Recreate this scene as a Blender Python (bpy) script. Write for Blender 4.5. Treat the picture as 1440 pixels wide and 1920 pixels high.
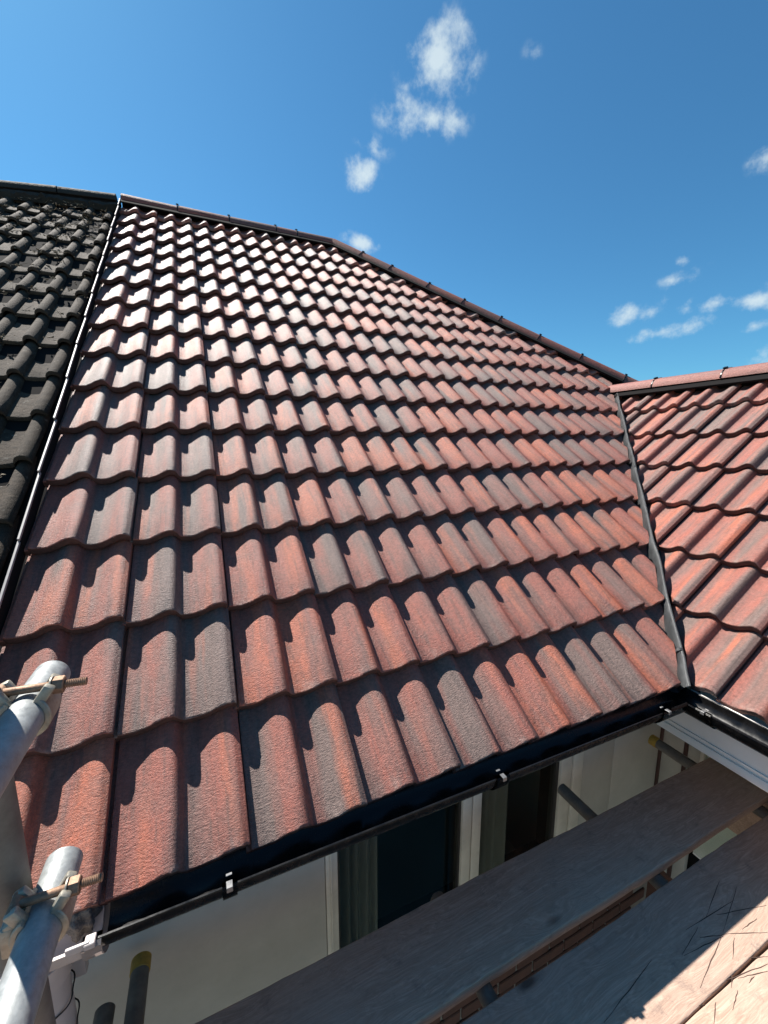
import bpy, bmesh, math, random
from mathutils import Vector, Matrix
random.seed(7)
for o in list(bpy.data.objects): bpy.data.objects.remove(o)
scene = bpy.context.scene
COL = scene.collection

# ------------------------------------------------------------------ camera
CAM = Vector((0.5632508, -0.8686492, 0.9305776))
RIGHT = Vector((0.91513, -0.40316, 0.0)); DOWN = Vector((-0.0657, -0.1498, -0.98653)); FWD = Vector((0.3977, 0.9027, -0.1636))
FPX = 756.4
def rotv(r):
    a = r.length
    return Matrix.Rotation(a, 3, r / a)
_B = Matrix(((1,0,0),(0,0,-1),(0,1,0)))
_R = _B @ rotv(Vector((0.1620894337588695, -0.03391430790069327, 0.4146842020317765)))
RIGHT, DOWN, FWD = Vector(_R[0]), Vector(_R[1]), Vector(_R[2])
def ray(x, y): return RIGHT * ((x-720)/FPX) + DOWN * ((y-960)/FPX) + FWD
cd = bpy.data.cameras.new('camera'); cam = bpy.data.objects.new('camera', cd); COL.objects.link(cam)
m = Matrix.Identity(4)
for i in range(3):
    m[i][0] = RIGHT[i]; m[i][1] = -DOWN[i]; m[i][2] = -FWD[i]; m[i][3] = CAM[i]
cam.matrix_world = m
cd.sensor_fit = 'HORIZONTAL'; cd.sensor_width = 36; cd.lens = FPX/1440*36
cd.clip_start = 0.02; cd.clip_end = 3000
scene.camera = cam

# ------------------------------------------------------------------ light
SUN = Vector((-0.32, 0.525, 0.80)).normalized()
EL = math.asin(SUN.z); AZ = math.atan2(SUN.x, SUN.y)
sd = bpy.data.lights.new('sun', 'SUN'); sd.energy = 5.0; sd.angle = math.radians(0.53); sd.color = (1.0, 0.95, 0.88)
so = bpy.data.objects.new('sun', sd); COL.objects.link(so); so.rotation_euler = SUN.to_track_quat('Z', 'Y').to_euler(); so.location = (0, 0, 20)
scene.view_settings.view_transform = 'Standard'; scene.view_settings.look = 'None'
scene.view_settings.gamma = 1.0; scene.view_settings.use_curve_mapping = False
scene.view_settings.exposure = 1.15

w = bpy.data.worlds.new('World'); scene.world = w; w.use_nodes = True
nt = w.node_tree; nt.nodes.clear()
def N(tree, kind, **kw):
    n = tree.nodes.new(kind)
    for k, v in kw.items():
        if k == 'ins':
            for kk, vv in v.items():
                s = n.inputs[kk]
                if isinstance(vv, bpy.types.NodeSocket): tree.links.new(vv, s)
                else: s.default_value = vv
        else: setattr(n, k, v)
    return n
def build_world():
    sky = N(nt, 'ShaderNodeTexSky', sky_type='NISHITA', sun_disc=False, sun_elevation=EL, sun_rotation=AZ,
            altitude=50, air_density=1.0, dust_density=0.38, ozone_density=2.2)
    tint = N(nt, 'ShaderNodeMix', data_type='RGBA', blend_type='MULTIPLY', ins={0: 1.0, 6: sky.outputs[0], 7: (.43, .92, 1.10, 1)})
    bg = N(nt, 'ShaderNodeBackground', ins={'Color': tint.outputs[2], 'Strength': 0.056})
    tc = N(nt, 'ShaderNodeTexCoord')
    D = tc.outputs['Generated']
    # clouds: each an ellipsoid of directions, broken up by noise
    spec = [(820,115,78,62,-20,1.0),(790,220,92,36,8,.95),(672,327,42,30,0,1.05),(700,272,44,20,20,.5),(1000,97,26,20,30,.32),(880,140,50,24,-60,.5),
            (1440,292,34,30,0,.9),(676,455,44,17,12,.95),(1188,585,58,22,-8,1.0),(1258,620,80,17,-8,1.0),(1280,490,24,12,0,.75),
            (1278,520,46,17,-12,.6),(1345,568,36,16,-5,.8),(1418,562,52,26,-12,.95),(1415,610,30,11,-10,.7),(1434,664,30,26,0,1.0),(1285,578,36,18,-20,.55)]
    rnd = random.Random(3)
    dirs = []
    for x, y, rx, ry, rot, den in spec:
        d = ray(x, y); L = d.length
        dirs.append((d/L, rx/FPX/L, ry/FPX/L, rot, den))
    for i in range(7):                     # the same scattered fair-weather clouds all round the horizon
        a = math.radians(85 + i*36 + rnd.uniform(-6, 6)); e = math.radians(rnd.uniform(7, 42))
        dirs.append((Vector((math.sin(a)*math.cos(e), math.cos(a)*math.cos(e), math.sin(e))), rnd.uniform(.04,.11), rnd.uniform(.015,.05), rnd.uniform(-12,12), rnd.uniform(.7,1.0)))
    tot = None
    for d, rx, ry, rot, den in dirs:
        right = d.cross(Vector((0,0,1))).normalized(); up = right.cross(d).normalized()
        q = math.radians(rot); r2 = right*math.cos(q) - up*math.sin(q); u2 = up*math.cos(q) + right*math.sin(q)
        M = Matrix((r2, u2, r2.cross(u2))).transposed()
        mp = N(nt, 'ShaderNodeMapping', vector_type='TEXTURE', ins={'Vector': D, 'Location': d, 'Rotation': M.to_euler(), 'Scale': (rx*1.22, ry*1.25, rx*1.22)})
        ln = N(nt, 'ShaderNodeVectorMath', operation='LENGTH', ins={0: mp.outputs[0]})
        mr = N(nt, 'ShaderNodeMapRange', ins={'Value': ln.outputs['Value'], 1: 0.0, 2: 1.0, 3: den, 4: 0.0})
        if tot is None: tot = mr.outputs[0]
        else: tot = N(nt, 'ShaderNodeMath', operation='MAXIMUM', ins={0: tot, 1: mr.outputs[0]}).outputs[0]
    n1 = N(nt, 'ShaderNodeTexNoise', ins={'Vector': D, 'Scale': 24.0, 'Detail': 8.0, 'Roughness': 0.60, 'Distortion': 0.0})
    n2 = N(nt, 'ShaderNodeTexNoise', ins={'Vector': D, 'Scale': 9.0, 'Detail': 4.0, 'Roughness': 0.5})
    nn = N(nt, 'ShaderNodeMath', operation='MULTIPLY_ADD', ins={0: n1.outputs[0], 1: 2.7, 2: -1.36})
    s = N(nt, 'ShaderNodeMath', operation='ADD', ins={0: nn.outputs[0], 1: tot})
    gate = N(nt, 'ShaderNodeMapRange', interpolation_type='SMOOTHSTEP', ins={'Value': tot, 1: 0.0, 2: 0.35, 3: 0.0, 4: 1.0})
    al = N(nt, 'ShaderNodeMapRange', interpolation_type='SMOOTHSTEP', ins={'Value': s.outputs[0], 1: 0.10, 2: 1.25, 3: 0.0, 4: 0.84})
    a2 = N(nt, 'ShaderNodeMath', operation='MULTIPLY', ins={0: al.outputs[0], 1: gate.outputs[0]})
    bgc = N(nt, 'ShaderNodeBackground', ins={'Color': (0.80, 0.93, 0.98, 1), 'Strength': 0.42})
    mix = N(nt, 'ShaderNodeMixShader', ins={0: a2.outputs[0], 1: bg.outputs[0], 2: bgc.outputs[0]})
    N(nt, 'ShaderNodeOutputWorld', ins={0: mix.outputs[0]})
build_world()

# ------------------------------------------------------------------ helpers
def link(o, parent=None):
    COL.objects.link(o)
    if parent is not None: o.parent = parent
    return o
def tag(o, label=None, cat=None, group=None, kind=None):
    if label: o['label'] = label
    if cat: o['category'] = cat
    if group: o['group'] = group
    if kind: o['kind'] = kind
    return o
def empty(name, loc=(0,0,0)):
    o = bpy.data.objects.new(name, None); o.location = loc; o.empty_display_size = .1
    bpy.context.view_layer.update() if False else None
    return link(o)
def setparent(o, parent):
    # parents sit at translation only: keep world coordinates
    o.parent = parent
    o.matrix_parent_inverse = Matrix.Translation(-wloc(parent))
def wloc(p):
    v = Vector(p.location)
    return v
def mk(name, verts, faces, mat, parent=None, smooth=None, matrix=None):
    me = bpy.data.meshes.new(name); me.from_pydata([tuple(v) for v in verts], [], faces); me.update()
    return mko(name, me, mat, parent, smooth, matrix)
def mko(name, me, mat, parent=None, smooth=None, matrix=None):
    if mat is not None and not me.materials: me.materials.append(mat)
    if smooth is not None:
        me.polygons.foreach_set('use_smooth', [True]*len(me.polygons))
        me.set_sharp_from_angle(angle=math.radians(smooth))
    o = bpy.data.objects.new(name, me); COL.objects.link(o)
    if matrix is not None: o.matrix_basis = matrix
    if parent is not None: o.parent = parent
    return o
def bm_to(name, bm, mat, parent=None, smooth=None, matrix=None):
    bmesh.ops.recalc_face_normals(bm, faces=bm.faces)
    me = bpy.data.meshes.new(name); bm.to_mesh(me); bm.free()
    return mko(name, me, mat, parent, smooth, matrix)
def box_bm(lo, hi, bev=0.0, seg=2, bm=None):
    new = bm is None
    if new: bm = bmesh.new()
    c = [(lo[i]+hi[i])/2 for i in range(3)]; s = [hi[i]-lo[i] for i in range(3)]
    r = bmesh.ops.create_cube(bm, size=1.0, matrix=Matrix.Translation(c) @ Matrix.Diagonal((*s, 1)))
    if bev:
        es = list({e for v in r['verts'] for e in v.link_edges})
        bmesh.ops.bevel(bm, geom=es, offset=bev, segments=seg, affect='EDGES', profile=.5)
    return bm
def box(name, lo, hi, mat, parent=None, bev=0.002):
    return bm_to(name, box_bm(lo, hi, bev), mat, parent, 40)
def frame_of(d, up=Vector((0,0,1))):
    d = Vector(d).normalized()
    if abs(d.dot(up)) > .97: up = Vector((1,0,0))
    x = up.cross(d).normalized(); y = d.cross(x)
    return x, y, d
def add_tube(bm, p0, p1, r, n=28, inner=None, bev=.0015):
    p0, p1 = Vector(p0), Vector(p1); x, y, d = frame_of(p1-p0)
    rings = []
    L = (p1-p0).length
    prof = [(0, r-bev), (bev, r), (L-bev, r), (L, r-bev)]
    if inner: prof = [(min(.12, L*.3), inner*.99), (0.0, inner)] + prof + [(L, inner), (L-min(.12, L*.3), inner*.99)]
    for t, rr in prof:
        rings.append([bm.verts.new(p0 + d*t + x*(rr*math.cos(2*math.pi*i/n)) + y*(rr*math.sin(2*math.pi*i/n))) for i in range(n)])
    for a, b in zip(rings, rings[1:]):
        for i in range(n): bm.faces.new((a[i], a[(i+1) % n], b[(i+1) % n], b[i]))
    bm.faces.new(rings[0][::-1]); bm.faces.new(rings[-1])
    return bm
def tube(name, p0, p1, r, mat, parent=None, n=28, inner=None):
    return bm_to(name, add_tube(bmesh.new(), p0, p1, r, n, inner), mat, parent, 35)
def curve_tube(name, pts, r, mat, parent=None, n=8):
    bm = bmesh.new(); rings = []
    pts = [Vector(p) for p in pts]
    for i, p in enumerate(pts):
        d = pts[min(i+1, len(pts)-1)] - pts[max(i-1, 0)]
        x, y, d = frame_of(d)
        rings.append([bm.verts.new(p + x*(r*math.cos(2*math.pi*k/n)) + y*(r*math.sin(2*math.pi*k/n))) for k in range(n)])
    for a, b in zip(rings, rings[1:]):
        for i in range(n): bm.faces.new((a[i], a[(i+1) % n], b[(i+1) % n], b[i]))
    bm.faces.new(rings[0][::-1]); bm.faces.new(rings[-1])
    return bm_to(name, bm, mat, parent, 60)

# ------------------------------------------------------------------ materials
def newmat(name):
    m = bpy.data.materials.new(name); m.use_nodes = True
    t = m.node_tree; t.nodes.clear()
    p = N(t, 'ShaderNodeBsdfPrincipled'); N(t, 'ShaderNodeOutputMaterial', ins={0: p.outputs[0]})
    return m, t, p
def ramp(t, fac, stops, interp='LINEAR'):
    r = N(t, 'ShaderNodeValToRGB', ins={0: fac}); cr = r.color_ramp; cr.interpolation = interp
    while len(cr.elements) < len(stops): cr.elements.new(0.5)
    for e, (pos, c) in zip(cr.elements, stops):
        e.position = pos; e.color = (c, c, c, 1) if isinstance(c, (int, float)) else (*c, 1)
    return r.outputs[0]
def mixc(t, fac, a, b, mode='MIX'):
    n = N(t, 'ShaderNodeMix', data_type='RGBA', blend_type=mode)
    for i, v in ((0, fac), (6, a), (7, b)):
        if isinstance(v, bpy.types.NodeSocket): t.links.new(v, n.inputs[i])
        elif i == 0: n.inputs[i].default_value = v
        else: n.inputs[i].default_value = (*v, 1)
    return n.outputs[2]
def mathn(t, op, a, b=0.0, c=0.0, clamp=False):
    return N(t, 'ShaderNodeMath', operation=op, use_clamp=clamp, ins={0: a, 1: b, 2: c}).outputs[0]
def noise(t, vec, scale, detail=4.0, rough=.55, dist=0.0):
    return N(t, 'ShaderNodeTexNoise', ins={'Vector': vec, 'Scale': scale, 'Detail': detail, 'Roughness': rough, 'Distortion': dist}).outputs[0]
def mapping(t, vec, scale=(1,1,1), loc=(0,0,0), rot=(0,0,0)):
    return N(t, 'ShaderNodeMapping', ins={'Vector': vec, 'Scale': scale, 'Location': loc, 'Rotation': rot}).outputs[0]
def bump(t, h, strength, dist, normal=None):
    ins = {'Height': h, 'Strength': strength, 'Distance': dist}
    if normal is not None: ins['Normal'] = normal
    return N(t, 'ShaderNodeBump', ins=ins).outputs[0]

def tile_mat(name, red, orange, grey, rough, bstr, spec=.40):
    m, t, p = newmat(name)
    tc = N(t, 'ShaderNodeTexCoord').outputs['Object']; rnd = N(t, 'ShaderNodeObjectInfo').outputs['Random']
    r1 = mathn(t, 'MULTIPLY', rnd, 91.7); r2 = mathn(t, 'FRACT', mathn(t, 'MULTIPLY', rnd, 17.31)); r3 = mathn(t, 'FRACT', mathn(t, 'MULTIPLY', rnd, 57.77))
    off = N(t, 'ShaderNodeCombineXYZ', ins={0: r1, 1: mathn(t, 'MULTIPLY', rnd, 33.1), 2: mathn(t, 'MULTIPLY', rnd, 71.3)}).outputs[0]
    loc = N(t, 'ShaderNodeVectorMath', operation='ADD', ins={0: tc, 1: off}).outputs[0]
    sv = N(t, 'ShaderNodeVectorMath', operation='ADD', ins={0: mapping(t, tc, (1, .10, .3)), 1: off}).outputs[0]
    s1 = noise(t, sv, 12.0, 2.5, .5); s2 = noise(t, sv, 14.0, 3.0, .5); s3 = noise(t, sv, 75.0, 3.0, .6)
    g = mathn(t, 'ADD', s1, mathn(t, 'MULTIPLY_ADD', r2, .16, -.09))
    col = mixc(t, ramp(t, g, ((.40, 0.0), (.60, .95))), red, grey)
    ok = mathn(t, 'ADD', s2, mathn(t, 'MULTIPLY_ADD', r3, .24, -.12))
    col = mixc(t, ramp(t, ok, ((.52, 0.0), (.66, .9))), col, orange)
    blot = noise(t, loc, 11.0, 3.0, .6)
    col = mixc(t, ramp(t, blot, ((.45, 0.0), (.75, .40))), col, grey)
    col = mixc(t, ramp(t, s3, ((.33, .42), (.5, 0.0))), col, (grey[0]*.45, grey[1]*.45, grey[2]*.45), 'MIX')
    fine = noise(t, loc, 380.0, 3.0, .75)
    mid = noise(t, mapping(t, loc, (.8, 1.2, 1)), 95.0, 3.0, .7)
    col = mixc(t, 1.0, col, ramp(t, mid, ((.30, .70), (.70, 1.26))), 'MULTIPLY')
    col = mixc(t, 1.0, col, ramp(t, fine, ((.25, .58), (.75, 1.36))), 'MULTIPLY')
    # pale bloom near the nose of the tile
    sx = N(t, 'ShaderNodeSeparateXYZ', ins={0: tc}).outputs[1]
    nose = mathn(t, 'MULTIPLY', ramp(t, sx, ((0.004, 1.0), (.045, 0.0))), ramp(t, noise(t, loc, 24.0, 5.0, .7), ((.52, 0.0), (.68, .5))))
    col = mixc(t, nose, col, (.38, .27, .23))
    t.links.new(col, p.inputs['Base Color'])
    t.links.new(ramp(t, fine, ((.28, rough-.18), (.70, rough+.14))), p.inputs['Roughness'])
    h1 = noise(t, mapping(t, loc, (.55, 1.5, 1)), 150.0, 3.0, .66)
    hh = mathn(t, 'ADD', mathn(t, 'MULTIPLY_ADD', fine, .85, h1), mathn(t, 'MULTIPLY', s3, .30))
    t.links.new(bump(t, hh, bstr, .006), p.inputs['Normal'])
    p.inputs['Specular IOR Level'].default_value = spec
    return m
M_TILE = tile_mat('red_concrete_tile', (.272, .083, .058), (.385, .106, .056), (.140, .094, .080), .59, .62, .58)
M_RIDGE = tile_mat('ridge_tile_red', (.21, .075, .058), (.25, .09, .065), (.15, .08, .07), .68, .4, .25)
M_WRIDGE = tile_mat('pale_red_ridge_tile', (.27, .105, .085), (.30, .12, .095), (.22, .10, .085), .55, .5, .35)

def old_tile_mat():
    m, t, p = newmat('weathered_dark_tile')
    tc = N(t, 'ShaderNodeTexCoord').outputs['Object']; rnd = N(t, 'ShaderNodeObjectInfo').outputs['Random']
    off = N(t, 'ShaderNodeCombineXYZ', ins={0: mathn(t, 'MULTIPLY', rnd, 83.0), 1: mathn(t, 'MULTIPLY', rnd, 41.0), 2: 0.0}).outputs[0]
    loc = N(t, 'ShaderNodeVectorMath', operation='ADD', ins={0: tc, 1: off}).outputs[0]
    n1 = noise(t, loc, 14.0, 6.0, .65); n2 = noise(t, loc, 60.0, 5.0, .7); n3 = noise(t, loc, 300.0, 2.0, .6)
    col = mixc(t, ramp(t, n1, ((.35, 0.0), (.7, 1.0))), (.034, .026, .019), (.078, .059, .043))
    col = mixc(t, ramp(t, n2, ((.55, 0.0), (.72, .8))), col, (.022, .021, .018))
    col = mixc(t, ramp(t, noise(t, loc, 34.0, 3.0, .5), ((.66, 0.0), (.74, .6))), col, (.18, .165, .14))
    col = mixc(t, 1.0, col, ramp(t, n3, ((.25, .55), (.75, 1.4))), 'MULTIPLY')
    t.links.new(col, p.inputs['Base Color']); p.inputs['Roughness'].default_value = .88
    p.inputs['Specular IOR Level'].default_value = .25
    hh = mathn(t, 'MULTIPLY_ADD', n3, .4, n2)
    t.links.new(bump(t, hh, .7, .006), p.inputs['Normal'])
    return m
M_OLD = old_tile_mat()

def simple(name, col, rough=.5, metal=0.0, spec=.5, nscale=0, namp=.25, bstr=0, bscale=120, bdist=.002, coords='Object', dark=None):
    m, t, p = newmat(name)
    p.inputs['Roughness'].default_value = rough; p.inputs['Metallic'].default_value = metal; p.inputs['Specular IOR Level'].default_value = spec
    tc = N(t, 'ShaderNodeTexCoord').outputs[coords]
    if nscale:
        n = noise(t, tc, nscale, 6.0, .65)
        c = mixc(t, 1.0, col, ramp(t, n, ((.3, 1-namp), (.7, 1+namp))), 'MULTIPLY')
        if dark is not None:
            c = mixc(t, ramp(t, noise(t, tc, nscale*2.3, 6.0, .7), ((.55, 0.0), (.75, dark[0]))), c, dark[1])
        t.links.new(c, p.inputs['Base Color'])
        t.links.new(ramp(t, n, ((.3, max(.05, rough-.1)), (.7, min(1, rough+.1)))), p.inputs['Roughness'])
    else: p.inputs['Base Color'].default_value = (*col, 1)
    if bstr:
        t.links.new(bump(t, noise(t, tc, bscale, 4.0, .6), bstr, bdist), p.inputs['Normal'])
    return m
M_NOSE = simple('shade_dark_nose', (.085, .042, .034), .9, spec=.2, nscale=40, namp=.35, bstr=.6, bscale=150, bdist=.003)  # tile front edges coloured darker to stand for the shade on them
M_UNDER = simple('black_roof_underlay', (.012, .011, .011), .95, spec=.08)
M_GUTTER = simple('black_gutter_plastic', (.006, .0055, .0055), .24, spec=.25, nscale=30, namp=.4, bstr=.08, bscale=60)
M_CLIP = simple('grey_clip', (.15, .15, .15), .35, .3, nscale=60)
M_LEAD = simple('grey_valley_lead', (.080, .084, .088), .55, .25, nscale=22, namp=.35, bstr=.35, bscale=45, bdist=.004, dark=(.6, (.09, .09, .095)))
M_WHITE = simple('white_upvc', (.84, .80, .75), .35, nscale=6, namp=.06, bstr=.05)
M_VERGE = simple('pale_verge_plastic', (.27, .25, .24), .5, nscale=40, namp=.15, dark=(.5, (.3, .27, .25)))
M_FRAME = simple('cream_window_frame', (.56, .53, .46), .45, nscale=9, namp=.12, bstr=.1, dark=(.3, (.3, .28, .22)))
M_CREAM = simple('cream_wall_panel', (.40, .385, .345), .75, nscale=5, namp=.12, bstr=.25, bscale=25, dark=(.35, (.33, .31, .25)))
M_GROOVE = simple('dark_red_joint', (.06, .028, .022), .8, nscale=20)
M_GALV = simple('galvanised_steel', (.27, .285, .285), .5, .25, nscale=90, namp=.22, bstr=.35, bscale=110, bdist=.001, dark=(.5, (.38, .37, .34)))
M_DIRTYGALV = simple('dull_weathered_steel', (.15, .135, .115), .65, .2, nscale=24, namp=.35, bstr=.3, bscale=40, dark=(.5, (.13, .10, .08)))
M_COUPLER = simple('coupler_steel', (.32, .30, .25), .55, .55, nscale=45, namp=.35, bstr=.4, bscale=80, dark=(.6, (.22, .14, .08)))
M_RUST = simple('rusty_bolt', (.24, .15, .10), .6, .5, nscale=70, namp=.4, bstr=.4, bscale=160, dark=(.5, (.35, .27, .2)))
M_YELLOW = simple('yellow_cap', (.34, .21, .03), .5, nscale=40, namp=.3, dark=(.4, (.2, .13, .03)))
M_MORTAR = simple('grey_mortar', (.13, .115, .10), .9, nscale=40, namp=.4, bstr=1.0, bscale=60, bdist=.01, dark=(.7, (.05, .05, .05)))
M_OLDWHITE = simple('weathered_white_plastic', (.44, .39, .37), .5, nscale=8, namp=.12, bstr=.08, dark=(.3, (.36, .27, .2)))
M_WIRE = simple('black_wire', (.01, .01, .01), .5)
M_CURTAIN = simple('green_curtain', (.32, .31, .28), .9, nscale=8, namp=.1)
M_ROOM = simple('dim_room', (.16, .17, .16), .9)
M_MOSS = simple('dry_moss', (.20, .16, .11), .95, nscale=50, namp=.5)
M_BRICK = simple('brown_brick', (.095, .042, .028), .85, nscale=12, namp=.35, bstr=.5, bscale=60)
M_POINT = simple('brick_mortar', (.24, .21, .17), .9, nscale=20, namp=.2)
M_GROUND = simple('light_bounce_ground', (.19, .165, .135), .95, nscale=.8, namp=.3, bstr=.3, bscale=8)  # unseen ground, toned pale and warm to bounce light up under the eaves

def glass_mat():
    m = bpy.data.materials.new('window_glass'); m.use_nodes = True; t = m.node_tree; t.nodes.clear()
    tr = N(t, 'ShaderNodeBsdfTransparent', ins={0: (.90, .93, .90, 1)})
    gl = N(t, 'ShaderNodeBsdfGlossy', ins={0: (.75, .78, .74, 1), 'Roughness': .03})
    ge = N(t, 'ShaderNodeNewGeometry')
    ci = mathn(t, 'ABSOLUTE', N(t, 'ShaderNodeVectorMath', operation='DOT_PRODUCT', ins={0: ge.outputs['Incoming'], 1: ge.outputs['Normal']}).outputs['Value'])
    sch = mathn(t, 'MULTIPLY_ADD', mathn(t, 'POWER', mathn(t, 'SUBTRACT', 1.0, ci), 5.0), .95, .05, True)   # Schlick's Fresnel for both faces of the pane
    mx = N(t, 'ShaderNodeMixShader', ins={0: sch, 1: tr.outputs[0], 2: gl.outputs[0]})
    N(t, 'ShaderNodeOutputMaterial', ins={0: mx.outputs[0]})
    return m
M_GLASS = glass_mat()

def wood_mat():
    m, t, p = newmat('scaffold_board_timber')
    tc = N(t, 'ShaderNodeTexCoord').outputs['Object']; rnd = N(t, 'ShaderNodeObjectInfo').outputs['Random']
    off = N(t, 'ShaderNodeCombineXYZ', ins={0: mathn(t, 'MULTIPLY', rnd, 63.0), 1: mathn(t, 'MULTIPLY', rnd, 11.0), 2: mathn(t, 'MULTIPLY', rnd, 5.0)}).outputs[0]
    loc = N(t, 'ShaderNodeVectorMath', operation='ADD', ins={0: tc, 1: off}).outputs[0]
    warp = noise(t, mapping(t, loc, (1.2, 5, 5)), 1.6, 3.0, .5)
    wv = N(t, 'ShaderNodeVectorMath', operation='MULTIPLY_ADD', ins={0: N(t, 'ShaderNodeCombineXYZ', ins={1: warp, 2: warp}).outputs[0], 1: (0, .16, .16), 2: loc}).outputs[0]
    # knots push the grain aside
    vor = N(t, 'ShaderNodeTexVoronoi', feature='F1', ins={'Vector': mapping(t, loc, (2.6, 7.5, 1.0)), 'Scale': 1.0, 'Randomness': 1.0}).outputs['Distance']
    kn = ramp(t, vor, ((.045, 1.0), (.12, 0.0)))
    ring = ramp(t, vor, ((.05, 1.0), (.32, 0.0)))
    wv2 = N(t, 'ShaderNodeVectorMath', operation='MULTIPLY_ADD', ins={0: N(t, 'ShaderNodeCombineXYZ', ins={1: ring}).outputs[0], 1: (0, .035, 0), 2: wv}).outputs[0]
    g1 = noise(t, mapping(t, wv2, (.7, 30, 30)), 2.2, 6.0, .68)
    g2 = noise(t, mapping(t, wv2, (2.2, 130, 130)), 2.0, 4.0, .6)
    big = noise(t, loc, 2.6, 5.0, .6)
    col = mixc(t, ramp(t, g1, ((.40, 0.0), (.60, 1.0))), (.53, .37, .285), (.42, .285, .215))
    col = mixc(t, ramp(t, g2, ((.42, .5), (.62, 0.0))), col, (.23, .145, .105))
    col = mixc(t, ramp(t, big, ((.40, 0.0), (.70, .6))), col, (.41, .31, .25))
    col = mixc(t, mathn(t, 'MULTIPLY', kn, .85), col, (.07, .038, .028))
    dirt = noise(t, loc, 24.0, 6.0, .7)
    col = mixc(t, ramp(t, dirt, ((.57, 0.0), (.74, .55))), col, (.14, .11, .10))
    t.links.new(col, p.inputs['Base Color']); p.inputs['Roughness'].default_value = .8; p.inputs['Specular IOR Level'].default_value = .3
    hh = mathn(t, 'ADD', mathn(t, 'MULTIPLY', g2, .6), mathn(t, 'MULTIPLY_ADD', noise(t, mapping(t, loc, (.3, 1, 1)), 260.0, 2.0, .6), .35, mathn(t, 'MULTIPLY', g1, .5)))
    t.links.new(bump(t, hh, .55, .003), p.inputs['Normal'])
    return m
M_WOOD = wood_mat()
M_CUT = simple('saw_cut_dark', (.07, .042, .032), .95)

# ------------------------------------------------------------------ setting: ground
GZ = -4.9
gm = mk('ground', [(-600,-600,GZ),(600,-600,GZ),(600,600,GZ),(-600,600,GZ)], [(0,1,2,3)], M_GROUND)
tag(gm, 'unseen ground far below the scaffold, toned pale to bounce light', 'ground', kind='structure')

# ------------------------------------------------------------------ roof geometry
G = 0.33226; TH = 0.67418; CT, ST = math.cos(TH), math.sin(TH); XW = 2.285
STEP = 0.0375; NOSE = 0.0335; LEN = 0.405; CREST = 0.033
class Slope:
    def __init__(s, O, ex, es, en): s.O, s.ex, s.es, s.en = Vector(O), Vector(ex), Vector(es), Vector(en)
    def pt(s, a, k, n=0.0): return s.O + s.ex*a + s.es*(k*G) + s.en*n
MAIN = Slope((0,0,0), (1,0,0), (0,CT,ST), (0,-ST,CT))
WING = Slope((XW,0,0), (0,-1,0), (CT,0,ST), (-ST,0,CT))
PROF = [(0,0),(.06,-.0022),(.15,-.0038),(.25,-.0036),(.34,-.0008),(.42,.0042),(.50,.0105),(.57,.0168),(.64,.0228),(.70,.0268),(.755,.0292),(.80,.0300),(.840,.0293),(.875,.0275),(.908,.0240),(.938,.0188),(.964,.0125),(.985,.0066)]
def tile_profile():
    W = .15
    P = [(-.014, -.011), (-.0035, -.011), (-.002, -.0005)]
    P += [(x*W, z*1.1) for x, z in PROF]
    P += [(W*1.006, .0020), (W*1.030, -.0010)]
    P += [(W + x*W, z*1.1) for x, z in PROF if .05 < x < .91]
    P += [(W + .930*W, .0248), (W + .950*W, .0228), (W + .9575*W, .0214), (W + .9600*W, .0194)]
    return P
def old_profile():
    W = .15; P = [(-.012, -.010), (-.003, -.010), (-.001, 0)]
    def roll(x0, last):
        pts = [(x0+.004, 0), (x0+.04, -.001), (x0+.070, 0), (x0+.079, .003)]
        c = x0 + .114; r = .031
        for i in range(9):
            a = math.pi*(1 - i/8*(.93 if last else 1))
            pts.append((c + r*1.05*math.cos(a), .003 + r*1.15*math.sin(a)))
        if not last: pts += [(x0+.1465, .001)]
        return pts
    return P + roll(0, False) + roll(W, True)
def tile_mesh(name, prof, crest, rnd, mat, nose=NOSE, length=LEN, rough=.0006):
    n = len(prof); V = []; F = []
    jit = [rnd.gauss(0, rough) for _ in prof]
    for j, (y, dz) in enumerate(((0.0, -.0045), (.0018, -.0012), (.006, 0.0), (.12, 0.0), (length, 0.0))):
        for i, (x, z) in enumerate(prof): V.append((x, y + (jit[i] if j < 2 else jit[i]*.5 if j == 2 else 0), z - crest + dz + (rnd.gauss(0, rough*.5) if j < 3 else 0)))
    for j in range(4):
        for i in range(n-1):
            a = j*n + i; F.append((a, a+1, a+n+1, a+n))
    b0 = len(V)
    for i, (x, z) in enumerate(prof): V.append((x + (.0 if i < n-1 else -.004), .001 + jit[i], z - crest - nose*.86 if i < n-2 else -crest + .0010))
    b1 = len(V)
    for i, (x, z) in enumerate(prof): V.append((x, length, z - crest - .012 if i < n-2 else -crest + .0010))
    for i in range(n-1):
        F.append((i+1, i, b0+i, b0+i+1)); F.append((b0+i+1, b0+i, b1+i, b1+i+1)); F.append((4*n+i, 4*n+i+1, b1+i+1, b1+i))
    L = [j*n for j in range(5)]; F.append(tuple(L + [b1, b0])[::-1]); R = [j*n+n-1 for j in range(5)]; F.append(tuple(R + [b1+n-1, b0+n-1]))
    me = bpy.data.meshes.new(name); me.from_pydata(V, [], F); me.update()
    me.materials.append(mat)
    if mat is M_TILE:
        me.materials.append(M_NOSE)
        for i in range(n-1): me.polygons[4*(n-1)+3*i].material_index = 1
    me.polygons.foreach_set('use_smooth', [True]*len(F)); me.set_sharp_from_angle(angle=math.radians(42))
    return me
rt = random.Random(11)
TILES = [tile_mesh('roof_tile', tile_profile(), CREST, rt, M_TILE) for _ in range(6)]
OLDT = [tile_mesh('old_roof_tile', old_profile(), .038, rt, M_OLD, nose=.024, rough=.0010) for _ in range(6)]
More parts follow.
